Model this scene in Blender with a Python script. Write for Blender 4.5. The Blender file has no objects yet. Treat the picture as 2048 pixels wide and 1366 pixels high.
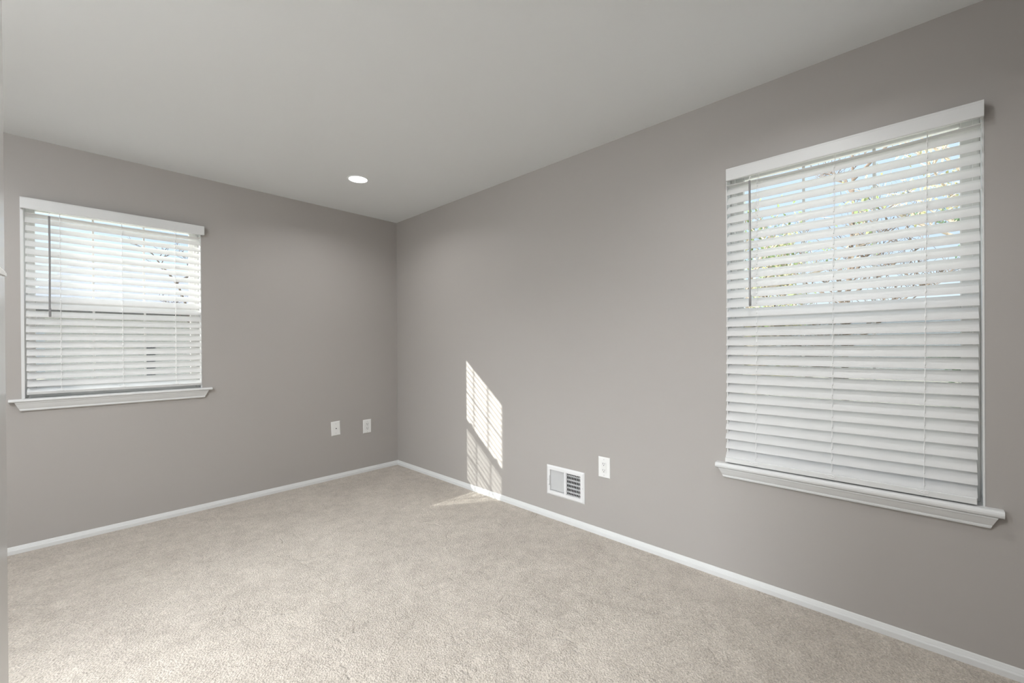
import bpy, bmesh, math, random
from mathutils import Vector, Matrix
C = bpy.context.scene
COL = bpy.context.scene.collection
random.seed(7)

# ------------------------------------------------------------------ camera, world, sun, exposure
FPX = 848.802
r_ = Vector((0.68912499, -0.72461303, -0.00653571))
u_ = Vector((0.00650491, -0.00283303, 0.99997483))
f_ = Vector((0.7246133, 0.68915016, -0.00276123))
CAM = Vector((-2.26477, -3.72545, 1.21789))
cd = bpy.data.cameras.new('camera'); cam = bpy.data.objects.new('camera', cd); COL.objects.link(cam)
cam.matrix_world = Matrix(((r_.x, u_.x, -f_.x, CAM.x), (r_.y, u_.y, -f_.y, CAM.y), (r_.z, u_.z, -f_.z, CAM.z), (0, 0, 0, 1)))
cd.sensor_fit = 'HORIZONTAL'; cd.sensor_width = 36; cd.lens = FPX / 2048 * 36; cd.shift_y = 10.76 / 2048
cd.clip_start = 0.01; cd.clip_end = 300
C.camera = cam
C.view_settings.view_transform = 'Standard'; C.view_settings.look = 'None'
C.view_settings.gamma = 1; C.view_settings.exposure = 0.30; C.view_settings.use_curve_mapping = False

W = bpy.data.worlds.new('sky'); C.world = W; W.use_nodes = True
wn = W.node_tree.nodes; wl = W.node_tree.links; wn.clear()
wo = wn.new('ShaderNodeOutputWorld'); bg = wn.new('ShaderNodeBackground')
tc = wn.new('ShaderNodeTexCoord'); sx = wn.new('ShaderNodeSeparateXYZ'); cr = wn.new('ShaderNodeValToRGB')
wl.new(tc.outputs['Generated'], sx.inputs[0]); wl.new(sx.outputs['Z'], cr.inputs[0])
# sky brightened around the sun, out of view, to light the left slats
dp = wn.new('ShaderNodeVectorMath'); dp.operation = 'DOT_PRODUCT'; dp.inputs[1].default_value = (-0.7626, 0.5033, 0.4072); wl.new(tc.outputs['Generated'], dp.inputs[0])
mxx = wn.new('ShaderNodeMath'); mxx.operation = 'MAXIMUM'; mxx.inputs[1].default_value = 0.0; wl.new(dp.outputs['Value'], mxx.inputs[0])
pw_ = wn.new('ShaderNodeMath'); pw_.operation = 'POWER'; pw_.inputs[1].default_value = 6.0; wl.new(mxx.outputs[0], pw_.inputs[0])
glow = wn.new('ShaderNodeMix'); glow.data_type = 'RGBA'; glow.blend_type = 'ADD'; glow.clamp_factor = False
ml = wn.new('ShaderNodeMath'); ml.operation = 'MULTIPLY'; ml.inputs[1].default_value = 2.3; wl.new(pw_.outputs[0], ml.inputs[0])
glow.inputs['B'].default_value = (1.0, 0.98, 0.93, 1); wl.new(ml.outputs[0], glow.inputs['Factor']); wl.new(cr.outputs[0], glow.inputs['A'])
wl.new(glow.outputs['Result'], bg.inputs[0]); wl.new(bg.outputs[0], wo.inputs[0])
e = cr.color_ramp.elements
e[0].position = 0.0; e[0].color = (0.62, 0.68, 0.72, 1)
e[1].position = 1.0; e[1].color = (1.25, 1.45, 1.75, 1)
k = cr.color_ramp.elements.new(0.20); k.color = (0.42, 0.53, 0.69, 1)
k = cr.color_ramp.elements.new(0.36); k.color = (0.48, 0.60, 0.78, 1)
k = cr.color_ramp.elements.new(0.60); k.color = (1.25, 1.40, 1.60, 1)   # overhead sky brightened, unseen, for more light on slats and room
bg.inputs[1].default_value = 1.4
SKY = bg

sd = bpy.data.lights.new('sun', 'SUN'); sun = bpy.data.objects.new('sun', sd); COL.objects.link(sun)
sd.energy = 9.0; sd.angle = math.radians(0.45); sd.color = (1.0, 0.97, 0.93)
sun.location = (-8, 6, 5)
sun.rotation_euler = Vector((1.0, -0.66, -0.534)).to_track_quat('-Z', 'Y').to_euler()

# strengths of the downlights and of the added, unseen fill domes
DOWNLIGHT = 8.6   # watts per fixture
HALL_FILL = 96.0
ROOM_FILL = 86.0
SPREAD = 150
LEDCOL = (0.985, 0.99, 0.985)

# ------------------------------------------------------------------ materials
def mat(name, col, rough=0.6, spec=0.4, noise=None, bump=None, metal=0.0):
    m = bpy.data.materials.new(name); m.use_nodes = True
    nt = m.node_tree; b = nt.nodes['Principled BSDF']
    b.inputs['Base Color'].default_value = (*col, 1); b.inputs['Roughness'].default_value = rough
    b.inputs['Specular IOR Level'].default_value = spec; b.inputs['Metallic'].default_value = metal
    t = nt.nodes.new('ShaderNodeTexCoord')
    if noise:
        n = nt.nodes.new('ShaderNodeTexNoise'); n.inputs['Scale'].default_value = noise[0]; n.inputs['Detail'].default_value = 4
        mx = nt.nodes.new('ShaderNodeMix'); mx.data_type = 'RGBA'
        mx.inputs['A'].default_value = (*[c * (1 - noise[1]) for c in col], 1)
        mx.inputs['B'].default_value = (*[min(1, c * (1 + noise[1])) for c in col], 1)
        nt.links.new(t.outputs['Object'], n.inputs['Vector']); nt.links.new(n.outputs['Fac'], mx.inputs['Factor'])
        nt.links.new(mx.outputs['Result'], b.inputs['Base Color'])
    if bump:
        n = nt.nodes.new('ShaderNodeTexNoise'); n.inputs['Scale'].default_value = bump[0]; n.inputs['Detail'].default_value = 3
        bm_ = nt.nodes.new('ShaderNodeBump'); bm_.inputs['Strength'].default_value = bump[1]; bm_.inputs['Distance'].default_value = bump[2]
        nt.links.new(t.outputs['Object'], n.inputs['Vector']); nt.links.new(n.outputs['Fac'], bm_.inputs['Height'])
        nt.links.new(bm_.outputs['Normal'], b.inputs['Normal'])
    return m

M = {}
M['wall'] = mat('greige_wall_paint', (0.425, 0.400, 0.378), 0.5, 0.35, noise=(1.3, 0.015), bump=(260, 0.12, 0.0006))
M['ceiling'] = mat('white_ceiling_paint', (0.835, 0.86, 0.87), 0.8, 0.2, noise=(2.0, 0.01), bump=(300, 0.1, 0.0006))
M['trim'] = mat('white_trim_paint', (0.73, 0.735, 0.73), 0.4, 0.4, noise=(8, 0.015), bump=(120, 0.06, 0.0005))
M['vinyl'] = mat('white_window_vinyl', (0.84, 0.84, 0.83), 0.4, 0.4, noise=(6, 0.01))
M['slat'] = mat('white_faux_wood', (0.74, 0.745, 0.74), 0.38, 0.4, noise=(9, 0.012), bump=(60, 0.05, 0.0004))
M['cord'] = mat('white_cord', (0.97, 0.97, 0.96), 0.7, 0.2, noise=(400, 0.05))
M['wand'] = mat('clear_grey_plastic_wand', (0.27, 0.265, 0.27), 0.25, 0.5, noise=(40, 0.03))
M['plate'] = mat('white_cover_plate', (0.86, 0.86, 0.845), 0.3, 0.5, noise=(30, 0.01))
M['device'] = mat('white_device_plastic', (0.80, 0.80, 0.785), 0.35, 0.5, noise=(30, 0.01))
M['dark'] = mat('dark_slot', (0.03, 0.03, 0.03), 0.6, 0.2, noise=(50, 0.1))
M['screw'] = mat('painted_screw', (0.62, 0.62, 0.60), 0.35, 0.5, noise=(50, 0.05))
M['entry'] = mat('white_satin_paint', (0.56, 0.55, 0.54), 0.22, 0.5, noise=(3, 0.01))
M['vent'] = mat('white_enamel_steel', (0.80, 0.80, 0.80), 0.35, 0.5, noise=(20, 0.01))
M['duct'] = mat('duct_metal', (0.035, 0.035, 0.035), 0.5, 0.3, noise=(15, 0.2))
M['bark'] = mat('tree_bark', (0.16, 0.125, 0.10), 0.9, 0.1, noise=(14, 0.35), bump=(30, 0.5, 0.02))
M['palebark'] = mat('pale_tree_bark', (0.42, 0.35, 0.28), 0.9, 0.1, noise=(14, 0.3), bump=(30, 0.5, 0.02))
M['leaf_green'] = mat('green_leaves', (0.20, 0.26, 0.11), 0.7, 0.2, noise=(3, 0.35))
M['leaf_yellow'] = mat('yellow_green_leaves', (0.38, 0.37, 0.19), 0.7, 0.2, noise=(3, 0.35))
M['leaf_dark'] = mat('dark_evergreen_needles', (0.09, 0.15, 0.08), 0.8, 0.2, noise=(3, 0.35))
M['grass'] = mat('pale_bounce_lawn', (0.58, 0.54, 0.44), 0.95, 0.1, noise=(1.5, 0.25), bump=(40, 0.5, 0.03))  # ground paled to bounce light up onto the slats
M['siding_out'] = mat('house_wall_exterior', (0.72, 0.71, 0.68), 0.7, 0.2, noise=(2, 0.04))
M['shutter'] = mat('grey_shutter', (0.10, 0.11, 0.13), 0.6, 0.2, noise=(10, 0.1))
M['darkglass'] = mat('dark_window_glass', (0.06, 0.08, 0.10), 0.1, 0.6, noise=(2, 0.2))
M['gutter'] = mat('grey_fascia', (0.22, 0.21, 0.21), 0.5, 0.3, noise=(5, 0.1))

def add_translucency(m, f):
    nt = m.node_tree; o = nt.nodes['Material Output']; b = nt.nodes['Principled BSDF']; t = nt.nodes.new('ShaderNodeBsdfTranslucent'); t.inputs[0].default_value = (0.96, 0.95, 0.94, 1)
    mx = nt.nodes.new('ShaderNodeMixShader'); mx.inputs[0].default_value = f
    nt.links.new(b.outputs[0], mx.inputs[1]); nt.links.new(t.outputs[0], mx.inputs[2]); nt.links.new(mx.outputs[0], o.inputs[0])
M['slat_body'] = mat('white_polymer_slat', (0.88, 0.88, 0.88), 0.38, 0.4, noise=(9, 0.012), bump=(60, 0.05, 0.0004)); add_translucency(M['slat_body'], 0.45)
# lapped siding and shingles
def stripes(name, col, scale, axis, amt, bumpd):
    m = mat(name, col, 0.7, 0.2)
    nt = m.node_tree; b = nt.nodes['Principled BSDF']
    t = nt.nodes.new('ShaderNodeTexCoord'); w = nt.nodes.new('ShaderNodeTexWave'); w.wave_type = 'BANDS'; w.bands_direction = axis; w.wave_profile = 'SAW'
    w.inputs['Scale'].default_value = scale
    bp = nt.nodes.new('ShaderNodeBump'); bp.inputs['Distance'].default_value = bumpd
    nt.links.new(t.outputs['Object'], w.inputs['Vector']); nt.links.new(w.outputs['Fac'], bp.inputs['Height']); nt.links.new(bp.outputs['Normal'], b.inputs['Normal'])
    n = nt.nodes.new('ShaderNodeTexNoise'); n.inputs['Scale'].default_value = 6; mx = nt.nodes.new('ShaderNodeMix'); mx.data_type = 'RGBA'
    mx.inputs['A'].default_value = (*[c * (1 - amt) for c in col], 1); mx.inputs['B'].default_value = (*[min(1, c * (1 + amt)) for c in col], 1)
    nt.links.new(t.outputs['Object'], n.inputs['Vector']); nt.links.new(n.outputs['Fac'], mx.inputs['Factor']); nt.links.new(mx.outputs['Result'], b.inputs['Base Color'])
    return m
M['siding'] = stripes('white_lap_siding', (0.86, 0.86, 0.85), 1.6, 'Z', 0.03, 0.02)
M['shingle'] = stripes('grey_roof_shingles', (0.33, 0.325, 0.35), 1.2, 'Z', 0.18, 0.03)

def emis(name, col, s):
    m = bpy.data.materials.new(name); m.use_nodes = True; nt = m.node_tree; nt.nodes.clear()
    o = nt.nodes.new('ShaderNodeOutputMaterial'); em = nt.nodes.new('ShaderNodeEmission')
    em.inputs[0].default_value = (*col, 1); em.inputs[1].default_value = s; nt.links.new(em.outputs[0], o.inputs[0]); return m
M['led'] = emis('led_diffuser', (1.0, 0.98, 0.95), 4.0)
M['dome'] = emis('hall_fill_dome', (0.93, 0.98, 1.02), HALL_FILL)
M['fill_dome_room'] = emis('room_fill_dome', (0.93, 0.98, 1.02), ROOM_FILL)

def glass():
    m = bpy.data.materials.new('window_glass'); m.use_nodes = True; nt = m.node_tree; nt.nodes.clear()
    o = nt.nodes.new('ShaderNodeOutputMaterial'); tr = nt.nodes.new('ShaderNodeBsdfTransparent'); gl = nt.nodes.new('ShaderNodeBsdfGlossy')
    gl.inputs['Roughness'].default_value = 0.02; tr.inputs[0].default_value = (0.96, 0.98, 0.97, 1)
    lw = nt.nodes.new('ShaderNodeLayerWeight'); lw.inputs['Blend'].default_value = 0.5
    pw = nt.nodes.new('ShaderNodeMath'); pw.operation = 'POWER'; pw.inputs[1].default_value = 5.0; nt.links.new(lw.outputs['Facing'], pw.inputs[0])
    ad = nt.nodes.new('ShaderNodeMath'); ad.operation = 'MULTIPLY_ADD'; ad.inputs[1].default_value = 0.9; ad.inputs[2].default_value = 0.03; nt.links.new(pw.outputs[0], ad.inputs[0])
    mx = nt.nodes.new('ShaderNodeMixShader'); nt.links.new(ad.outputs[0], mx.inputs[0]); nt.links.new(tr.outputs[0], mx.inputs[1]); nt.links.new(gl.outputs[0], mx.inputs[2])
    nt.links.new(mx.outputs[0], o.inputs[0]); return m
M['glass'] = glass()
def screen():
    m = bpy.data.materials.new('insect_mesh'); m.use_nodes = True; nt = m.node_tree; nt.nodes.clear()
    o = nt.nodes.new('ShaderNodeOutputMaterial'); tr = nt.nodes.new('ShaderNodeBsdfTransparent'); d = nt.nodes.new('ShaderNodeBsdfDiffuse')
    d.inputs[0].default_value = (0.12, 0.12, 0.12, 1); mx = nt.nodes.new('ShaderNodeMixShader'); mx.inputs[0].default_value = 0.36
    nt.links.new(tr.outputs[0], mx.inputs[1]); nt.links.new(d.outputs[0], mx.inputs[2]); nt.links.new(mx.outputs[0], o.inputs[0]); return m
M['screen'] = screen()

def carpet():
    m = bpy.data.materials.new('beige_cut_pile_carpet'); m.use_nodes = True; nt = m.node_tree; N = nt.nodes; L = nt.links
    b = N['Principled BSDF']; b.inputs['Roughness'].default_value = 1.0; b.inputs['Specular IOR Level'].default_value = 0.05
    b.inputs['Sheen Weight'].default_value = 0.25; b.inputs['Sheen Roughness'].default_value = 0.6
    t = N.new('ShaderNodeTexCoord')
    def noise(s, d=2, rough=0.5, dist=0.0):
        n = N.new('ShaderNodeTexNoise'); n.inputs['Scale'].default_value = s; n.inputs['Detail'].default_value = d; n.inputs['Roughness'].default_value = rough
        n.inputs['Distortion'].default_value = dist; L.new(t.outputs['Object'], n.inputs['Vector']); return n
    def mapr(src, a, b_, c, d):
        r = N.new('ShaderNodeMapRange'); r.inputs[1].default_value = a; r.inputs[2].default_value = b_; r.inputs[3].default_value = c; r.inputs[4].default_value = d
        L.new(src, r.inputs[0]); return r.outputs[0]
    def mth(op, a, b_):
        q = N.new('ShaderNodeMath'); q.operation = op
        for i, x in enumerate((a, b_)):
            if isinstance(x, (int, float)): q.inputs[i].default_value = x
            else: L.new(x, q.inputs[i])
        return q.outputs[0]
    v = N.new('ShaderNodeTexVoronoi'); v.inputs['Scale'].default_value = 130; L.new(t.outputs['Object'], v.inputs['Vector'])
    yarn = noise(150, 3, 0.75); patch = noise(2.2, 5, 0.6, 0.6); mid = noise(14, 4, 0.65, 0.4)
    fac = mth('ADD', mapr(yarn.outputs['Fac'], 0.3, 0.7, -0.62, 0.62), mapr(patch.outputs['Fac'], 0.3, 0.7, -0.15, 0.15))
    fac = mth('ADD', fac, mapr(mid.outputs['Fac'], 0.3, 0.7, -0.24, 0.24))
    fac = mth('ADD', fac, 0.5)
    mx = N.new('ShaderNodeMix'); mx.data_type = 'RGBA'; mx.clamp_factor = False
    mx.inputs['A'].default_value = (0.385, 0.335, 0.283, 1); mx.inputs['B'].default_value = (0.65, 0.58, 0.505, 1)
    L.new(fac, mx.inputs['Factor']); L.new(mx.outputs['Result'], b.inputs['Base Color'])
    h = mth('ADD', mth('MULTIPLY', mapr(v.outputs['Distance'], 0.0, 0.7, 1.0, 0.0), 0.5), mth('MULTIPLY', yarn.outputs['Fac'], 0.6))
    h = mth('ADD', h, mth('MULTIPLY', mid.outputs['Fac'], 0.7))
    # crescent creases where feet and the vacuum parted the pile
    cn = noise(4.0, 3, 0.6, 0.5); cm = noise(6.0, 2)
    ridge = mapr(mth('ABSOLUTE', mth('SUBTRACT', cn.outputs['Fac'], 0.5), 0.0), 0.0, 0.040, -1.0, 0.0)
    mask = mapr(cm.outputs['Fac'], 0.48, 0.66, 0.0, 1.0)
    h = mth('ADD', h, mth('MULTIPLY', mth('MULTIPLY', ridge, mask), 0.65))
    bp = N.new('ShaderNodeBump'); bp.inputs['Strength'].default_value = 1.0; bp.inputs['Distance'].default_value = 0.007
    L.new(h, bp.inputs['Height']); L.new(bp.outputs['Normal'], b.inputs['Normal'])
    return m
M['carpet'] = carpet()

# ------------------------------------------------------------------ mesh helpers
def box(bm, x0, x1, y0, y1, z0, z1, bev=0.0, seg=1, xf=None):
    t = bmesh.new(); bmesh.ops.create_cube(t, size=1)
    for v in t.verts: v.co = Vector(((x0 + x1) / 2 + v.co.x * (x1 - x0), (y0 + y1) / 2 + v.co.y * (y1 - y0), (z0 + z1) / 2 + v.co.z * (z1 - z0)))
    if bev: bmesh.ops.bevel(t, geom=t.edges[:], offset=bev, segments=seg, affect='EDGES', profile=0.5)
    if xf: bmesh.ops.transform(t, matrix=xf, verts=t.verts)
    merge(bm, t)
def merge(bm, t):
    me = bpy.data.meshes.new('tmp'); t.to_mesh(me); bm.from_mesh(me); bpy.data.meshes.remove(me); t.free()
def extrude_u(bm, prof, u0, u1, cut0=None, cut1=None):
    """closed profile in (d, z) swept along u; cut functions shift the end by profile point (mitred returns)"""
    a = [bm.verts.new((u0 + (cut0(p) if cut0 else 0), p[0], p[1])) for p in prof]
    b = [bm.verts.new((u1 + (cut1(p) if cut1 else 0), p[0], p[1])) for p in prof]
    n = len(prof)
    for i in range(n): bm.faces.new((a[i], a[(i + 1) % n], b[(i + 1) % n], b[i]))
    bm.faces.new(a[::-1]); bm.faces.new(b)
    bmesh.ops.recalc_face_normals(bm, faces=bm.faces[:])
def tube(bm, pts, rads, n=8, cap=True):
    rings = []
    for i, p in enumerate(pts):
        p = Vector(p); d = (Vector(pts[min(i + 1, len(pts) - 1)]) - Vector(pts[max(i - 1, 0)])).normalized()
        a = d.orthogonal().normalized() if abs(d.z) < 0.99 else Vector((1, 0, 0)); b = d.cross(a).normalized()
        if i and rings:  # keep the frame steady
            a = (pa - d * pa.dot(d)).normalized(); b = d.cross(a).normalized()
        pa = a
        r = rads[i] if isinstance(rads, (list, tuple)) else rads
        rings.append([bm.verts.new(p + (a * math.cos(2 * math.pi * k / n) + b * math.sin(2 * math.pi * k / n)) * r) for k in range(n)])
    for i in range(len(rings) - 1):
        for k in range(n): bm.faces.new((rings[i][k], rings[i][(k + 1) % n], rings[i + 1][(k + 1) % n], rings[i + 1][k]))
    if cap: bm.faces.new(rings[0][::-1]); bm.faces.new(rings[-1])
def obj(name, bm, m, parent=None, smooth=False, label=None):
    me = bpy.data.meshes.new(name); bm.to_mesh(me); bm.free(); me.materials.append(m)
    if smooth:
        for p in me.polygons: p.use_smooth = True
    o = bpy.data.objects.new(name, me); COL.objects.link(o)
    if smooth:
        try:
            me.set_sharp_from_angle(angle=math.radians(35))
        except Exception: pass
    if parent: o.parent = parent
    if label: o['label'] = label
    return o
def empty(name, loc, rz=0):
    o = bpy.data.objects.new(name, None); COL.objects.link(o); o.location = loc; o.rotation_euler = (0, 0, rz); o.empty_display_size = 0.1; return o
def tag(o, label, cat, group=None, kind=None):
    if label: o['label'] = label
    if cat: o['category'] = cat
    if group: o['group'] = group
    if kind: o['kind'] = kind
    return o
BM = bmesh.new

# ------------------------------------------------------------------ room shell
CEIL = 2.44; FL = 0.05
XL = -3.75; YB = -4.17; T = 0.14
def wall_mesh(name, u0, u1, z0, z1, holes, depth, place, m):
    """wall with real openings: local u, d (0 inside .. depth outside), z"""
    us = sorted({u0, u1, *[h[0] for h in holes], *[h[1] for h in holes]}); zs = sorted({z0, z1, *[h[2] for h in holes], *[h[3] for h in holes]})
    solid = lambda i, j: 0 <= i < len(us) - 1 and 0 <= j < len(zs) - 1 and not any(h[0] <= (us[i] + us[i + 1]) / 2 <= h[1] and h[2] <= (zs[j] + zs[j + 1]) / 2 <= h[3] for h in holes)
    bm = BM(); cache = {}
    def V(i, j, s):
        if (i, j, s) not in cache: cache[i, j, s] = bm.verts.new((us[i], depth * s, zs[j]))
        return cache[i, j, s]
    for i in range(len(us) - 1):
        for j in range(len(zs) - 1):
            if not solid(i, j): continue
            bm.faces.new((V(i, j, 0), V(i + 1, j, 0), V(i + 1, j + 1, 0), V(i, j + 1, 0)))
            bm.faces.new((V(i, j, 1), V(i, j + 1, 1), V(i + 1, j + 1, 1), V(i + 1, j, 1)))
            for (di, dj, a, b) in ((-1, 0, (i, j), (i, j + 1)), (1, 0, (i + 1, j), (i + 1, j + 1)), (0, -1, (i, j), (i + 1, j)), (0, 1, (i, j + 1), (i + 1, j + 1))):
                if not solid(i + di, j + dj): bm.faces.new((V(*a, 0), V(*b, 0), V(*b, 1), V(*a, 1)))
    bmesh.ops.recalc_face_normals(bm, faces=bm.faces[:])
    o = obj(name, bm, m); o['kind'] = 'structure'
    o.location = place[0]; o.rotation_euler = (0, 0, place[1]); return o
RZ = -math.pi / 2
# window openings in wall coordinates (u grows to the right seen from inside)
W1 = dict(u0=-2.442, u1=-1.589, z0=0.905, z1=2.082)
W2 = dict(u0=3.045, u1=3.905, z0=0.605, z1=2.082)
VENT = (1.918, 2.180, 0.228, 0.386)
wall_mesh('wall_left', XL - T, 0.0, -0.1, CEIL + 0.1, [(W1['u0'], W1['u1'], W1['z0'], W1['z1'])], T, ((0, 0, 0), 0), M['wall'])
wall_mesh('wall_right', -T, -YB + T, -0.1, CEIL + 0.1, [(W2['u0'], W2['u1'], W2['z0'], W2['z1']), VENT], T, ((0, 0, 0), RZ), M['wall'])
# wall behind the camera, and the far side of the room with a doorway added for the hall's fill light
wall_mesh('wall_back', 0.0, -XL, -0.1, CEIL + 0.1, [], T, ((0, YB, 0), math.pi), M['wall'])
DOOR = (-2.75, -1.85)
wall_mesh('wall_side', YB - T, 0.0, -0.1, CEIL + 0.1, [(DOOR[0], DOOR[1], FL, 2.08)], T, ((XL, 0, 0), math.pi / 2), M['wall'])
bm = BM(); box(bm, XL - T - 2.4, T, YB - T, T, CEIL, CEIL + 0.14); c = obj('ceiling', bm, M['ceiling']); c['kind'] = 'structure'
# short wall just left of the camera, its free end closes the left edge of the view
EX = CAM.x - 0.0568
bm = BM(); box(bm, EX - 0.11, EX, YB, CAM.y + 0.90, 0.0, CEIL, 0.0); o = obj('wall_entry', bm, M['entry']); o['kind'] = 'structure'
# added hall, unseen, sends fill light through the side wall's doorway
bm = BM(); HX = XL - T
box(bm, HX - 2.4, HX - 2.3, -4.3, -0.3, 0, CEIL); box(bm, HX - 2.4, HX, -4.4, -4.3, 0, CEIL); box(bm, HX - 2.4, HX, -0.3, -0.2, 0, CEIL)
o = obj('wall_added_hall', bm, M['ceiling']); o['kind'] = 'structure'

# carpet: a finely divided sheet with the shallow dents of footsteps in the pile
def carpet_mesh():
    from mathutils import noise
    bm = BM(); nx = 190; ny = 240; x0, x1, y0, y1 = XL, 0.0, YB - T, 0.0
    rows = []
    for j in range(ny + 1):
        row = []
        for i in range(nx + 1):
            x = x0 + (x1 - x0) * i / nx; y = y0 + (y1 - y0) * j / ny
            a = noise.noise(Vector((x * 3.1, y * 3.1, 1.7))); b = noise.noise(Vector((x * 7.5 + 3 * a, y * 7.5, 8.3)))
            h = 0.0035 * a - 0.010 * max(0.0, 0.10 - abs(b)) * 10 * max(0.0, min(1.0, 0.5 + a * 2)) * 0.5
            edge = min(1.0, min(-x, -y, x - x0, 9) / 0.10)
            row.append(bm.verts.new((x, y, FL + h * max(0, edge))))
        rows.append(row)
    for j in range(ny):
        for i in range(nx): bm.faces.new((rows[j][i], rows[j][i + 1], rows[j + 1][i + 1], rows[j + 1][i]))
    # skirt and underside
    bmesh.ops.recalc_face_normals(bm, faces=bm.faces[:])
    for f in bm.faces:
        if f.normal.z < 0: f.normal_flip()
    return bm
bm = carpet_mesh(); box(bm, XL - T - 2.4, T, -4.4, T, -0.1, 0.03); box(bm, XL - T - 2.4, XL, -4.4, T, 0.03, FL)
o = obj('floor', bm, M['carpet'], smooth=True); o['kind'] = 'structure'

# baseboards: low stock moulding with a thin bead on top of its vertical foot
BP = [(0.0, 0.03), (-0.013, 0.03), (-0.013, 0.070), (-0.0118, 0.0735), (-0.0095, 0.0745), (-0.0085, 0.079), (-0.0062, 0.0855), (-0.0052, 0.0895), (-0.0035, 0.0915), (0.0, 0.0915)]
def baseboard(name, u0, u1, place, c0=None, c1=None):
    bm = BM(); extrude_u(bm, BP, u0, u1, c0, c1); o = obj(name, bm, M['trim']); o['kind'] = 'structure'; o.location = place[0]; o.rotation_euler = (0, 0, place[1])
baseboard('baseboard_left', XL, 0.0, ((0, 0, 0), 0), None, lambda p: p[0])
baseboard('baseboard_right', 0.0, -YB, ((0, 0, 0), RZ), lambda p: -p[0])
baseboard('baseboard_side', YB, 0.0, ((XL, 0, 0), math.pi / 2))
baseboard('baseboard_entry', -(CAM.y + 0.90), -YB, ((EX - 0.11, 0, 0), -math.pi / 2))

# ------------------------------------------------------------------ windows
def frame_bm(bm, u0, u1, z0, z1, w, d0, d1, bev=0.002, wb=None, wt=None):
    wb = wb or w; wt = wt or w
    box(bm, u0, u0 + w, d0, d1, z0, z1, bev); box(bm, u1 - w, u1, d0, d1, z0, z1, bev)
    box(bm, u0 + w, u1 - w, d0, d1, z0, z0 + wb, bev); box(bm, u0 + w, u1 - w, d0, d1, z1 - wt, z1, bev)
def build_window(name, w, sill_top, place, label, zmid, jl=0.006):
    root = empty(name, place[0], place[1]); tag(root, label, 'window', kind='structure')
    u0, u1, z0, z1 = w['u0'], w['u1'], w['z0'], w['z1']
    # jamb liner with a proud white edge
    bm = BM(); t = 0.006
    for a, b in ((u0, u0 + jl), (u1 - t, u1)): box(bm, a, b, -0.002, 0.075, z0, z1, 0.001)
    box(bm, u0, u1, -0.002, 0.075, z1 - t, z1, 0.001); box(bm, u0, u1, 0.0, 0.075, z0, sill_top - 0.004, 0.001)
    obj('jamb', bm, M['trim'], root)
    # vinyl main frame with its sash tracks
    bm = BM(); fz0 = sill_top
    frame_bm(bm, u0 + t, u1 - t, fz0, z1 - t, 0.020, 0.055, 0.136)
    for uu, s in ((u0 + t + 0.020, 1), (u1 - t - 0.020, -1)):
        for dd in (0.060, 0.089, 0.118): box(bm, min(uu, uu + s * 0.007), max(uu, uu + s * 0.007), dd, dd + 0.003, fz0 + 0.02, z1 - 0.026)
    obj('window_frame', bm, M['vinyl'], root)
    a0 = u0 + 0.0285; a1 = u1 - 0.0285; sw = 0.0265
    # upper sash (outer track)
    def sash(nm, za, zb, d0, wb, wt, dgl):
        bm = BM(); frame_bm(bm, a0, a1, za, zb, sw, d0, d0 + 0.026, 0.003, wb, wt); s = obj(nm, bm, M['vinyl'], root)
        g0, g1, y0, y1 = a0 + sw, a1 - sw, za + wb, zb - wt
        bm = BM(); box(bm, g0 - 0.004, g1 + 0.004, dgl, dgl + 0.004, y0 - 0.004, y1 + 0.004); obj('pane', bm, M['glass'], s)
        bm = BM()
        for q in (1, 2):
            c_ = g0 + (g1 - g0) * q / 3; box(bm, c_ - 0.0055, c_ + 0.0055, dgl - 0.0015, dgl + 0.0055, y0, y1, 0.001)
        c_ = (y0 + y1) / 2; box(bm, g0, g1, dgl - 0.001, dgl + 0.005, c_ - 0.0055, c_ + 0.0055, 0.001)
        obj('muntin', bm, M['vinyl'], s); return s
    sash('upper_sash', zmid - 0.018, z1 - 0.018, 0.092, 0.036, 0.022, 0.104)
    ls = sash('lower_sash', fz0 + 0.020, zmid + 0.018, 0.063, 0.045, 0.036, 0.075)
    bm = BM(); um = (u0 + u1) / 2
    for q in (-0.22, 0.22):
        box(bm, um + q - 0.03, um + q + 0.03, 0.066, 0.086, zmid + 0.018, zmid + 0.026, 0.002); box(bm, um + q - 0.006, um + q + 0.03, 0.058, 0.072, zmid + 0.026, zmid + 0.034, 0.002)
    obj('sash_lock', bm, M['vinyl'], ls)
    # insect screen outside the lower sash
    bm = BM(); frame_bm(bm, a0, a1, fz0 + 0.01, zmid + 0.01, 0.014, 0.124, 0.132, 0.001); s = obj('screen_frame', bm, M['vinyl'], root)
    bm = BM(); box(bm, a0 + 0.013, a1 - 0.013, 0.1275, 0.1285, fz0 + 0.023, zmid - 0.003); obj('screen_mesh', bm, M['screen'], s)
    return root
win1 = build_window('window_1', W1, 0.930, ((0, 0, 0), 0), 'white double hung window with grilles in the left wall', 1.503, 0.0135)
win2 = build_window('window_2', W2, 0.631, ((0, 0, 0), RZ), 'tall white double hung window with grilles in the right wall', 1.347)

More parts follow.
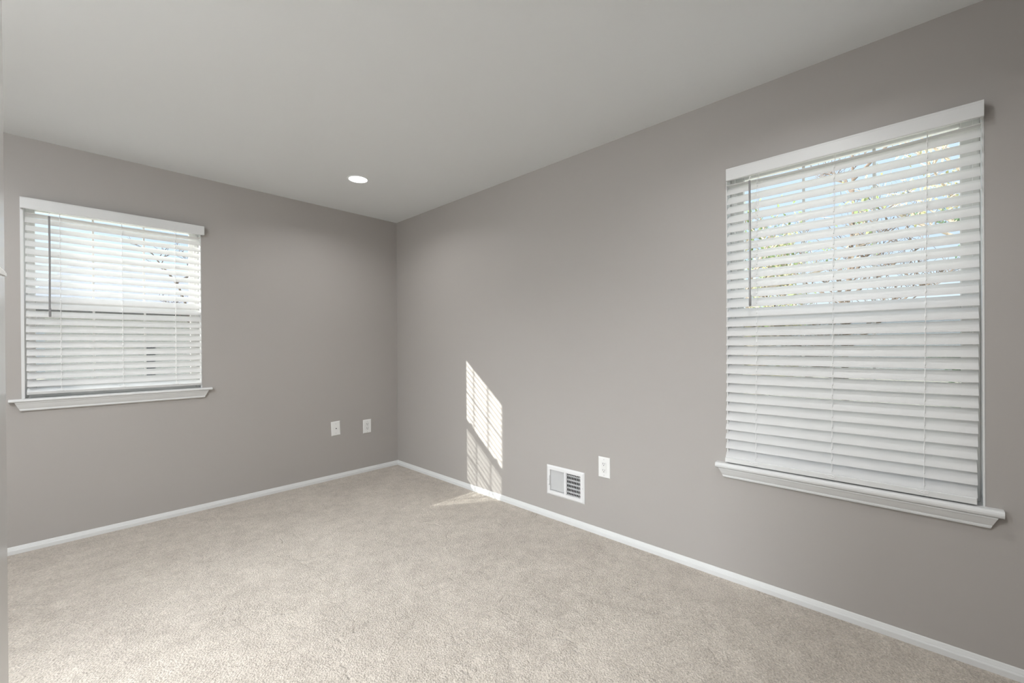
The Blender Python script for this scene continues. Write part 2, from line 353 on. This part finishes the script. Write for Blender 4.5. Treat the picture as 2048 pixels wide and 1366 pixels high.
def sill(root, u0, u1, w, top, th, apron_h, prot=0.036, ret=0.022, inset=0.028):
    # stool board: rounded nose, runs back into the opening between the jambs
    bm = BM(); prof = [(0.0, top), (0.0, top - th), (-prot + 0.006, top - th)]
    for k_ in range(7):
        a = -math.pi / 2 - math.pi * k_ / 6
        prof.append((-prot + 0.009 + math.cos(a) * 0.010, top - th / 2 + math.sin(a) * th / 2))
    extrude_u(bm, prof, u0, u1)
    box(bm, w['u0'] + 0.001, w['u1'] - 0.001, 0.0, 0.06, top - th + 0.001, top, 0.001)
    obj('window_sill', bm, M['trim'], root)
    # apron: crown-like moulding leaning back to the wall, with mitred returns
    z1 = top - th; z0 = z1 - apron_h
    pr = [(0.0, z1), (-0.030, z1), (-0.030, z1 - 0.004), (-0.026, z1 - 0.010)]
    pr += [(-0.026 + 0.013 * k_ / 4, z1 - 0.010 - (apron_h - 0.022) * k_ / 4 - 0.002 * math.sin(math.pi * k_ / 4)) for k_ in range(1, 5)]
    pr += [(-0.0145, z0 + 0.010), (-0.0145, z0 + 0.004), (-0.011, z0), (0.0, z0)]
    bm = BM(); fr = lambda p: ret * (z1 - p[1]) / apron_h
    extrude_u(bm, pr, u0 + inset, u1 - inset, lambda p: fr(p), lambda p: -fr(p))
    obj('apron', bm, M['trim'], root)
sill(win1, -2.490, -1.533, W1, 0.930, 0.018, 0.052, inset=0.022, ret=0.022)
sill(win2, 2.998, 3.9475, W2, 0.631, 0.026, 0.047, inset=0.014, ret=0.018)

# ------------------------------------------------------------------ blinds
def slat_profile(width, tilt, crown=0.0022, th=0.0026, n=8):
    """closed outline in (d, z) about the slat's middle; front (room) edge lower by tilt"""
    top, bot = [], []
    for i in range(n + 1):
        s = -0.5 + i / n; c_ = crown * (1 - (2 * s) ** 2); tt = th * (0.5 if i in (0, n) else 1.0)
        top.append((s * width, c_ + tt / 2)); bot.append((s * width, c_ - tt / 2))
    pts = top + bot[::-1]; ca, sa = math.cos(tilt), math.sin(tilt)
    return [(x * ca - z * sa, x * sa + z * ca) for x, z in pts]
def build_blind(name, place, label, u0, u1, lip0, pitch, n, tilt, dmid, val, cords, wand, rail, sway, head_z, first_tilt, last_stack=False):
    root = empty(name, ((place[0][0]), place[0][1], 0), place[1])
    tag(root, label, 'blind', 'white slatted blinds')
    rnd = random.Random(len(label))
    # valance board with short returns, square edges lightly eased
    bm = BM(); v0, v1, vz0, vz1, vd = val
    prof = [(-vd, vz0 + 0.003), (-vd + 0.001, vz0), (-vd + 0.011, vz0), (-vd + 0.011, vz1), (-vd + 0.002, vz1), (-vd, vz1 - 0.003), (-vd, vz1 - 0.007), (-vd + 0.0008, vz1 - 0.008), (-vd, vz1 - 0.009)]
    extrude_u(bm, prof, v0, v1)
    for a, b in ((v0, v0 + 0.007), (v1 - 0.007, v1)): box(bm, a, b, -vd + 0.010, -0.001, vz0 + 0.002, vz1 - 0.001)
    obj('valance', bm, M['slat'], root)
    bm = BM(); box(bm, u0 + 0.002, u1 - 0.002, -0.022, 0.032, head_z, head_z + 0.045, 0.002); obj('headrail', bm, M['vinyl'], root)
    # slats: one mesh, each slightly its own tilt and height, a faint sag and sideways sway
    bm = BM(); W_ = 0.0505; z_mid = []
    for k_ in range(-1, n):
        if k_ < 0: tl = first_tilt; zc = head_z - 0.038
        else:
            tl = tilt + math.radians(rnd.uniform(-1.3, 1.3)); zc = lip0 - pitch * k_ + W_ / 2 * math.sin(tl) + rnd.uniform(-0.0006, 0.0006)
        if last_stack and k_ == n - 1: tl = math.radians(20); zc = lip0 - pitch * k_ + W_ / 2 * math.sin(tl) + 0.004
        z_mid.append((zc, tl)); sh = sway * max(0, k_) / n; pf = slat_profile(W_, tl); rings = []; ns = 14; wob = rnd.uniform(-0.0008, 0.0008); jit = rnd.uniform(-0.0012, 0.0012)
        sag0 = 0.009 if k_ < 0 and n > 25 else 0.002 if k_ < 0 else 0.0009
        for s in range(ns + 1):
            f = s / ns; u = u0 + (u1 - u0) * f + sh + jit; sag = -sag0 * math.sin(math.pi * f) + wob * (f - 0.5)
            rings.append([bm.verts.new((u, dmid + p[0], zc + p[1] + sag)) for p in pf])
        m_ = len(pf)
        for s in range(ns):
            for q in range(m_): bm.faces.new((rings[s][q], rings[s][(q + 1) % m_], rings[s + 1][(q + 1) % m_], rings[s + 1][q]))
        bm.faces.new(rings[0][::-1]); bm.faces.new(rings[-1])
    bmesh.ops.recalc_face_normals(bm, faces=bm.faces[:])
    obj('slats', bm, M['slat_body'], root, smooth=True)
    # bottom rail
    rz, rth, rt = rail; bm = BM()
    box(bm, u0 + sway, u1 + sway, -0.0255, 0.0255, -rth / 2, rth / 2, 0.0018, 1, Matrix.Translation((0, dmid + 0.004, rz)) @ Matrix.Rotation(rt, 4, 'X'))
    obj('bottom_rail', bm, M['slat'], root)
    # ladder cords with lift cord and the plugs under the rail
    for cu in cords:
        bm = BM(); zt = head_z + 0.003
        for side in (-1, 1):
            pts = []
            for (zc, tl) in z_mid[1:]:
                pts.append((cu + sway * (1 - (zc - rz) / (zt - rz)) + 0.0012 * side, dmid + side * (W_ / 2 * math.cos(tl) + 0.0012), zc + side * W_ / 2 * math.sin(tl)))
            if side < 0: pts = [(cu - 0.001, dmid - 0.024, zt)] + pts + [(cu + sway, dmid - 0.0265, rz)]
            else: pts = [(cu, dmid + 0.024, zt)] + pts + [(cu + sway, dmid + 0.0265, rz)]
            tube(bm, pts, 0.0007, 5)
        tube(bm, [(cu + 0.001, dmid, zt), (cu + sway, dmid, rz)], 0.0009, 5)
        for i_, (zc, tl) in enumerate(z_mid[1:]):
            s_ = sway * (1 - (zc - rz) / (zt - rz))
            tube(bm, [(cu + s_ + 0.004, dmid - W_ / 2 * math.cos(tl), zc - W_ / 2 * math.sin(tl) - 0.001), (cu + s_ + 0.004, dmid + W_ / 2 * math.cos(tl), zc + W_ / 2 * math.sin(tl) - 0.001)], 0.0006, 4)
            # short white dash on the slat stands in for light through the routed notch
            p0 = Vector((cu + s_, dmid + 0.003 * math.cos(tl), zc + 0.0042 * math.cos(tl) + 0.003 * math.sin(tl))); p1 = Vector((cu + s_, dmid - 0.012 * math.cos(tl), zc + 0.0042 * math.cos(tl) - 0.012 * math.sin(tl)))
            p0.y -= 0.0042 * math.sin(tl) * 1.0; p1.y -= 0.0042 * math.sin(tl) * 1.0
            tube(bm, [p0, p1], 0.0022, 6)
        # loose knot in front of the rail
        kx = cu + sway; kz = rz + 0.006; kd = dmid - 0.0275
        tube(bm, [(kx + 0.012 * math.cos(a) * (0.6 + 0.4 * math.cos(2 * a)), kd - 0.001, kz + 0.006 * math.sin(a)) for a in [i * math.pi / 8 for i in range(17)]], 0.0009, 5)
        tube(bm, [(kx - 0.022, kd, kz + 0.003), (kx - 0.008, kd - 0.002, kz - 0.003), (kx, kd - 0.003, kz + 0.002), (kx + 0.01, kd - 0.002, kz - 0.004), (kx + 0.016, kd, kz - 0.012)], 0.0009, 5)
        obj('ladder_cord', bm, M['cord'], root)
    # tilt wand: hexagonal rod on a hook, with a rubber end grip
    wu, wz0, wz1 = wand; wd = -0.050
    bm = BM(); tube(bm, [(wu, wd, wz1 - 0.020), (wu + 0.001, wd, (wz0 + wz1) / 2), (wu - 0.001, wd, wz0 + 0.05)], 0.0043, 6); wobj = obj('tilt_wand', bm, M['wand'], root, label='grey tilt wand hanging in front of the slats')
    bm = BM(); tube(bm, [(wu, wd, wz0 + 0.052), (wu, wd, wz0 + 0.046), (wu, wd, wz0 + 0.004), (wu, wd, wz0)], [0.0046, 0.0054, 0.0054, 0.004], 10); obj('wand_grip', bm, M['wand'], wobj, smooth=True)
    bm = BM(); tube(bm, [(wu, wd, wz1 - 0.020), (wu, wd, wz1 - 0.006), (wu, -0.040, wz1 + 0.002), (wu, -0.024, wz1 + 0.003)], 0.002, 6); obj('wand_hook', bm, M['cord'], wobj)
    return root
build_blind('window_blind', ((0, 0), 0), 'white slatted blind on the smaller window of the left wall', -2.423, -1.597, 1.947, 0.0452, 22, math.radians(46), 0.004,
            (-2.440, -1.577, 2.022, 2.085, 0.045), (-2.285, -2.010, -1.738), (-2.327, 1.404, 2.014), (0.970, 0.018, math.radians(24)), 0.002, 2.034, math.radians(-18))
build_blind('window_blind', ((0, 0), RZ), 'white slatted blind on the tall window of the right wall, slats nearly shut', 3.054, 3.897, 1.950, 0.0461, 29, math.radians(55.5), 0.000,
            (3.0585, 3.9015, 2.013, 2.070, 0.045), (3.187, 3.477, 3.760), (3.163, 1.397, 2.005), (0.6480, 0.023, 0.0), -0.013, 2.034, math.radians(0))

# ------------------------------------------------------------------ wall plates
def plate_root(name, loc, rz, label, cat, roll=0.0):
    r = empty(name, loc, rz); r.rotation_euler = (0, roll, rz); return tag(r, label, cat)
def plate(root, w=0.080, h=0.125, th=0.0055, name='cover_plate'):
    bm = BM(); a, b = w / 2, h / 2
    def ring(s, d): return [bm.verts.new((x, d, z)) for x, z in ((-a + s, -b + s), (a - s, -b + s), (a - s, b - s), (-a + s, b - s))]
    rs = [ring(0, 0.0005), ring(0, -th * 0.35), ring(0.0025, -th * 0.8), ring(0.006, -th)]
    for i in range(3):
        for k_ in range(4): bm.faces.new((rs[i][k_], rs[i][(k_ + 1) % 4], rs[i + 1][(k_ + 1) % 4], rs[i + 1][k_]))
    bm.faces.new(rs[3]); bm.faces.new(rs[0][::-1]); bmesh.ops.recalc_face_normals(bm, faces=bm.faces[:])
    return obj(name, bm, M['plate'], root)
def disc(bm, x, d, z, r, th, n=16):
    tube(bm, [(x, d, z), (x, d - th, z)], r, n)
def outlet(loc, rz, label, decora=True):
    r = plate_root('power_outlet', loc, rz, label, 'outlet'); r['group'] = 'duplex wall outlets'; plate(r)
    bm = BM()
    if decora: box(bm, -0.0165, 0.0165, -0.0075, -0.0045, -0.0335, 0.0335, 0.0012, 2)
    else:
        for s in (-1, 1): box(bm, -0.0165, 0.0165, -0.0075, -0.0045, s * 0.0195 - 0.0145, s * 0.0195 + 0.0145, 0.003, 2)
    rc = obj('receptacle', bm, M['device'], r)
    for s in (-1, 1):
        bm = BM(); cz = s * 0.0195
        box(bm, -0.0074, -0.0052, -0.0079, -0.0070, cz - 0.0010, cz + 0.0085); box(bm, 0.0050, 0.0070, -0.0079, -0.0070, cz + 0.0002, cz + 0.0078)
        disc(bm, 0, -0.0070, cz - 0.0062, 0.0026, 0.0009, 12); obj('socket_slots', bm, M['dark'], rc)
    for s in ((-1, 1) if decora else (0,)):
        bm = BM(); disc(bm, 0, -0.0050, s * 0.0480, 0.0032, 0.0010, 14); box(bm, -0.0024, 0.0024, -0.0062, -0.0055, s * 0.0480 - 0.0004, s * 0.0480 + 0.0004); obj('screw', bm, M['screw'], r)
outlet((-0.325, 0, 0.4735), 0, 'white duplex outlet on the left wall, nearest the room corner')
outlet((0, -2.3445, 0.4705), RZ, 'white duplex outlet on the right wall beside the floor level vent')
r = plate_root('cable_jack', (-0.6215, 0, 0.4955), 0, 'white coaxial jack plate hanging slightly crooked on the left wall', 'jack', math.radians(-2.2)); plate(r)
bm = BM(); tube(bm, [(0, -0.005, 0), (0, -0.0062, 0)], 0.0085, 6); tube(bm, [(0, -0.006, 0), (0, -0.012, 0)], 0.0047, 14); q = obj('coax_port', bm, M['device'], r)
bm = BM(); disc(bm, 0, -0.0118, 0, 0.0046, 0.0006); obj('port_hole', bm, M['dark'], q)
for s in (-1, 1):
    bm = BM(); disc(bm, 0, -0.0050, s * 0.0415, 0.0032, 0.0010, 14); obj('screw', bm, M['screw'], r)
# light switch near the free end of the entry wall
r = plate_root('light_switch', (EX, CAM.y + 0.68, 1.303), math.pi / 2, 'white toggle light switch jutting in at the far left edge of the photo', 'switch'); plate(r, 0.070, 0.114)
bm = BM(); box(bm, -0.0052, 0.0052, -0.0085, -0.005, -0.0125, 0.0125, 0.001); obj('switch_bezel', bm, M['device'], r)
bm = BM(); vs = [bm.verts.new(c_) for c_ in ((-0.0045, -0.006, 0.005), (0.0045, -0.006, 0.005), (0.0045, -0.006, -0.007), (-0.0045, -0.006, -0.007),
    (-0.0036, -0.0148, -0.0055), (0.0036, -0.0148, -0.0055), (0.0036, -0.0155, -0.0112), (-0.0036, -0.0155, -0.0112))]
for f in ((0, 1, 5, 4), (1, 2, 6, 5), (2, 3, 7, 6), (3, 0, 4, 7), (4, 5, 6, 7), (3, 2, 1, 0)): bm.faces.new([vs[i] for i in f])
bmesh.ops.recalc_face_normals(bm, faces=bm.faces[:]); bmesh.ops.bevel(bm, geom=bm.edges[:], offset=0.0009, segments=2, affect='EDGES'); obj('toggle', bm, M['device'], r)

# ------------------------------------------------------------------ wall register (vent)
vr = empty('air_vent', (0, -2.049, 0.307), RZ); tag(vr, 'white metal floor level air vent on the right wall', 'vent')
bm = BM(); a, b = 0.152, 0.100
def pr_ring(u0, u1, z0, z1, d): return [bm.verts.new((x, d, z)) for x, z in ((u0, z0), (u1, z0), (u1, z1), (u0, z1))]
R0 = pr_ring(-a, a, -b, b, 0.0003); R1 = pr_ring(-a, a, -b, b, -0.003); R2 = pr_ring(-a + 0.010, a - 0.010, -b + 0.010, b - 0.010, -0.0085); R3 = pr_ring(-a + 0.028, a - 0.028, -b + 0.028, b - 0.028, -0.0085)
R4 = pr_ring(-a + 0.030, a - 0.030, -b + 0.030, b - 0.030, -0.002); R5 = pr_ring(-a + 0.030, a - 0.030, -b + 0.030, b - 0.030, 0.012)
for A_, B_ in ((R0, R1), (R1, R2), (R2, R3), (R3, R4), (R4, R5)):
    for k_ in range(4): bm.faces.new((A_[k_], A_[(k_ + 1) % 4], B_[(k_ + 1) % 4], B_[k_]))
bmesh.ops.recalc_face_normals(bm, faces=bm.faces[:])
box(bm, -0.0045, 0.0105, -0.0085, 0.002, -b + 0.026, b - 0.026, 0.0008)
obj('vent_frame', bm, M['vent'], vr)
ztop, zbot = 0.071, -0.0655
bm = BM()   # left bank: broad upright blades turned almost flat to the room
for i in range(9):
    x = -0.1150 + i * 0.0132; box(bm, -0.0068, 0.0068, -0.0004, 0.0004, zbot, ztop, 0, 1, Matrix.Translation((x, 0.003, 0)) @ Matrix.Rotation(math.radians(55), 4, 'Z'))
obj('left_louvers', bm, M['vent'], vr)
bm = BM()   # right bank: upright blades turned edge-on
for i in range(9):
    x = 0.0155 + i * 0.0125; box(bm, -0.0045, 0.0045, -0.0004, 0.0004, zbot, ztop, 0, 1, Matrix.Translation((x, -0.003, 0)) @ Matrix.Rotation(math.radians(-40), 4, 'Z'))
obj('right_louvers', bm, M['vent'], vr)
bm = BM()   # damper behind both banks
for i in range(5): box(bm, -0.120, 0.122, -0.0004, 0.0004, -0.0060, 0.0060, 0, 1, Matrix.Translation((0, 0.018, 0.0505 - i * 0.0265)) @ Matrix.Rotation(math.radians(-55), 4, 'X'))
obj('damper', bm, M['vent'], vr)
bm = BM()
for (x0, x1, z0, z1) in ((-0.1305, -0.1285, -0.0785, 0.0785), (0.1285, 0.1305, -0.0785, 0.0785)): box(bm, x0, x1, 0.001, 0.13, z0, z1)
box(bm, -0.1305, 0.1305, 0.001, 0.13, -0.0785, -0.0765); box(bm, -0.1305, 0.1305, 0.001, 0.13, 0.0765, 0.0785); box(bm, -0.1305, 0.1305, 0.128, 0.13, -0.0785, 0.0785)
obj('duct', bm, M['duct'], vr)
bm = BM(); box(bm, -0.1290, -0.1240, -0.0125, -0.0080, -0.030, 0.030, 0.001); box(bm, -0.1290, -0.1240, -0.020, -0.0080, -0.032, -0.026, 0.001, 1); obj('damper_lever', bm, M['vent'], vr)
for x, z in ((-0.1405, 0.0), (0.1400, -0.002)):
    bm = BM(); disc(bm, x, -0.0080, z, 0.0032, 0.0012); obj('screw', bm, M['screw'], vr)

# ------------------------------------------------------------------ ceiling lights
def downlight(x, y, label, watts):
    r = empty('recessed_light', (x, y, CEIL)); tag(r, label, 'light', 'round recessed ceiling lights')
    bm = BM(); n = 48
    prof = [(0.0755, 0.0), (0.0745, -0.0025), (0.0700, -0.0040), (0.0655, -0.0035), (0.0635, -0.0010), (0.0635, 0.0)]
    rg = [[bm.verts.new((p * math.cos(2 * math.pi * k_ / n), p * math.sin(2 * math.pi * k_ / n), z)) for k_ in range(n)] for p, z in prof]
    for i in range(len(rg) - 1):
        for k_ in range(n): bm.faces.new((rg[i][k_], rg[i + 1][k_], rg[i + 1][(k_ + 1) % n], rg[i][(k_ + 1) % n]))
    bmesh.ops.recalc_face_normals(bm, faces=bm.faces[:])
    for f in bm.faces:
        if f.normal.z > 0: f.normal_flip()
    obj('trim_ring', bm, M['ceiling'], r, smooth=True)
    bm = BM(); bmesh.ops.create_circle(bm, cap_ends=True, segments=n, radius=0.0636, matrix=Matrix.Translation((0, 0, -0.0012)))
    for f in bm.faces:
        if f.normal.z > 0: f.normal_flip()
    obj('light_diffuser', bm, M['led'], r)
    ld = bpy.data.lights.new('led_lamp', 'AREA'); ld.shape = 'DISK'; ld.size = 0.11; ld.spread = math.radians(SPREAD); ld.energy = DOWNLIGHT * watts; ld.color = LEDCOL
    lo = bpy.data.objects.new('led_lamp', ld); COL.objects.link(lo); lo.parent = r; lo.location = (0, 0, -0.003)
downlight(-0.787, -0.780, 'lit round recessed light in the ceiling near the far corner', 0.50)
downlight(-0.787, -3.38, 'lit round recessed light in the ceiling close above the tall window', 0.50)
downlight(-2.02, -3.42, 'added round recessed fill light in the ceiling right above the camera', 1.25)  # added out of view to brighten the right wall and near carpet
downlight(-2.963, -0.780, 'added round recessed fill light in the ceiling left of the smaller window', 0.55)  # unseen extra, put in as room fill
downlight(-2.963, -3.38, 'added round recessed fill light in the ceiling behind the entry wall', 1.0)  # another unseen fixture added for even brightness
# added fill domes, both unseen: one in the room, one in the hall
def dome(x, y, r, label, m):
    e_ = empty('added_ceiling_light', (x, y, CEIL)); tag(e_, label, 'light')
    bm = BM(); bmesh.ops.create_uvsphere(bm, u_segments=32, v_segments=16, radius=r, matrix=Matrix.Diagonal((1, 1, 0.55, 1)) )
    bmesh.ops.delete(bm, geom=[v for v in bm.verts if v.co.z > 0.001], context='VERTS'); bmesh.ops.translate(bm, verts=bm.verts, vec=(0, 0, -0.02)); obj('fill_dome', bm, m, e_, smooth=True)
    bm = BM(); tube(bm, [(0, 0, 0), (0, 0, -0.022)], r * 1.06, 32); obj('fixture_base', bm, M['plate'], e_)
dome(-3.06, -2.20, 0.19, 'added round fill dome on the ceiling left of the camera view', M['fill_dome_room'])
dome(XL - T - 1.15, -2.30, 0.40, 'added round fill dome in the hall beyond the doorway', M['dome'])

# ------------------------------------------------------------------ outdoors
GZ = -2.9
bm = BM(); box(bm, -60, 90, -60, 90, GZ - 0.5, GZ); o = obj('ground', bm, M['grass']); o['kind'] = 'structure'
def tree(loc, h, label, bark, leafm=None, seed=1, crown=(0.35, 1.0), spread=0.42, nleaf=0, leaf=0.05, trunk_r=0.16, name='tree', twigs=5):
    rnd = random.Random(seed); root = empty(name, loc); tag(root, label, 'tree', 'trees outside')
    bm = BM(); tips = []
    def grow(p, d, ln, rad, lev):
        pts = [p.copy()]; rs = [rad]; q = p.copy(); dd = d.copy(); nseg = 5 if lev < 2 else 3
        for i in range(nseg):
            dd = (dd + Vector((rnd.uniform(-1, 1), rnd.uniform(-1, 1), rnd.uniform(-0.4, 0.8))) * (0.10 + 0.06 * lev)).normalized(); q = q + dd * ln / nseg
            pts.append(q.copy()); rs.append(rad * (1 - 0.75 * (i + 1) / nseg))
            if lev >= 1: tips.append((q.copy(), lev))
        tube(bm, pts, rs, 6 if lev < 2 else 4, cap=False)
        if lev < 4:
            nb = (14 if lev == 0 else twigs)
            for _ in range(nb):
                f = rnd.uniform(crown[0], 1.0) if lev == 0 else rnd.uniform(0.2, 1.0); x = f * nseg; i = min(int(x), nseg - 1); s = pts[i].lerp(pts[i + 1], x - i)
                side = Vector((rnd.uniform(-1, 1), rnd.uniform(-1, 1), rnd.uniform(0.0, 0.7))).normalized(); nd = (dd * 0.35 + side).normalized()
                grow(s, nd, ln * (spread if lev == 0 else 0.55) * rnd.uniform(0.7, 1.15), max(0.006, rad * (0.38 if lev == 0 else 0.5)), lev + 1 if lev else 1) if lev < 3 else None
    grow(Vector((0, 0, 0)), Vector((0, 0, 1)), h, trunk_r, 0)
    obj('trunk', bm, bark, root)
    if nleaf:
        bm = BM(); tp = [t for t in tips if t[1] >= 2] or tips
        for _ in range(nleaf):
            c_ = rnd.choice(tp)[0] + Vector((rnd.gauss(0, .12), rnd.gauss(0, .12), rnd.gauss(0, .12)))
            a_ = Vector((rnd.uniform(-1, 1), rnd.uniform(-1, 1), rnd.uniform(-1, 1))).normalized(); b_ = a_.orthogonal().normalized(); s = leaf * rnd.uniform(0.6, 1.3)
            bm.faces.new([bm.verts.new(c_ + a_ * s), bm.verts.new(c_ + b_ * s * 0.5), bm.verts.new(c_ - a_ * s), bm.verts.new(c_ - b_ * s * 0.5)])
        obj('foliage', bm, leafm, root)
    return root
tree((8.8, -1.15, GZ), 8.8, 'green leafed tree behind the left part of the tall window', M['palebark'], M['leaf_green'], 3, nleaf=2600, leaf=0.06, trunk_r=0.13, spread=0.24, crown=(0.3, 1))
tree((10.2, -5.35, GZ), 9.0, 'yellow leafed tree behind the right part of the tall window', M['palebark'], M['leaf_yellow'], 5, nleaf=1700, leaf=0.055, trunk_r=0.10, spread=0.24, crown=(0.3, 1))
tree((13.9, -2.4, GZ), 10.0, 'bare branching tree seen through the middle of the tall window', M['bark'], None, 8, trunk_r=0.12, twigs=8, spread=0.28, crown=(0.2, 1))
tree((19.5, -5.8, GZ), 7.6, 'dark evergreen tree far beyond the tall window', M['bark'], M['leaf_dark'], 11, nleaf=5000, leaf=0.10, crown=(0.1, 1), trunk_r=0.16, spread=0.26)
tree((19.5, 1.3, GZ), 8.6, 'bushy tree beyond the green leafed tree', M['bark'], M['leaf_yellow'], 13, nleaf=5000, leaf=0.09, crown=(0.1, 1), trunk_r=0.16, spread=0.24)
tree((-3.3, 7.0, GZ), 7.2, 'bare tree behind the upper left corner of the smaller window', M['bark'], None, 21, trunk_r=0.08, twigs=5, spread=0.24)
tree((0.4, 8.0, GZ), 6.0, 'bare tree behind the right edge of the smaller window', M['bark'], None, 25, trunk_r=0.08, twigs=5, spread=0.22)

# neighbour's house beyond the smaller window
hr = empty('neighbor_house', (-2.0, 16.0, GZ)); tag(hr, 'white sided house with a grey roof beyond the smaller window', 'house')
# local frame: x from the house middle, front wall at y = -5
bm = BM(); box(bm, -0.6, 5.4, -5, 3.0, 0, 5.1); obj('siding_wall', bm, M['siding'], hr)
bm = BM(); v = [bm.verts.new(c_) for c_ in ((-1.0, -5.6, 5.12), (5.8, -5.6, 5.12), (5.8, 3.6, 5.12), (-1.0, 3.6, 5.12), (0.1, -1.5, 6.9), (1.6, -1.5, 6.9), (-1.0, -5.6, 4.95), (5.8, -5.6, 4.95), (5.8, 3.6, 4.95), (-1.0, 3.6, 4.95))]
for f in ((0, 1, 5, 4), (1, 2, 5), (2, 3, 4, 5), (3, 0, 4), (6, 7, 1, 0), (7, 8, 2, 1), (8, 9, 3, 2), (9, 6, 0, 3), (9, 8, 7, 6)): bm.faces.new([v[i] for i in f])
bmesh.ops.recalc_face_normals(bm, faces=bm.faces[:]); obj('roof', bm, M['shingle'], hr)
bm = BM(); box(bm, -1.0, 5.8, -5.72, -5.6, 4.95, 5.12, 0.02); obj('gutter', bm, M['gutter'], hr)
bm = BM(); frame_bm(bm, 0.25, 1.05, 2.6, 4.2, 0.07, -5.06, -4.98, 0.01); wf = obj('house_window', bm, M['vinyl'], hr)
bm = BM(); box(bm, 0.30, 1.0, -5.03, -5.0, 2.65, 4.15); obj('window_pane', bm, M['siding'], wf)
bm = BM(); box(bm, 1.18, 1.38, -5.04, -4.99, 2.55, 4.25, 0.01); obj('shutter', bm, M['shutter'], hr)
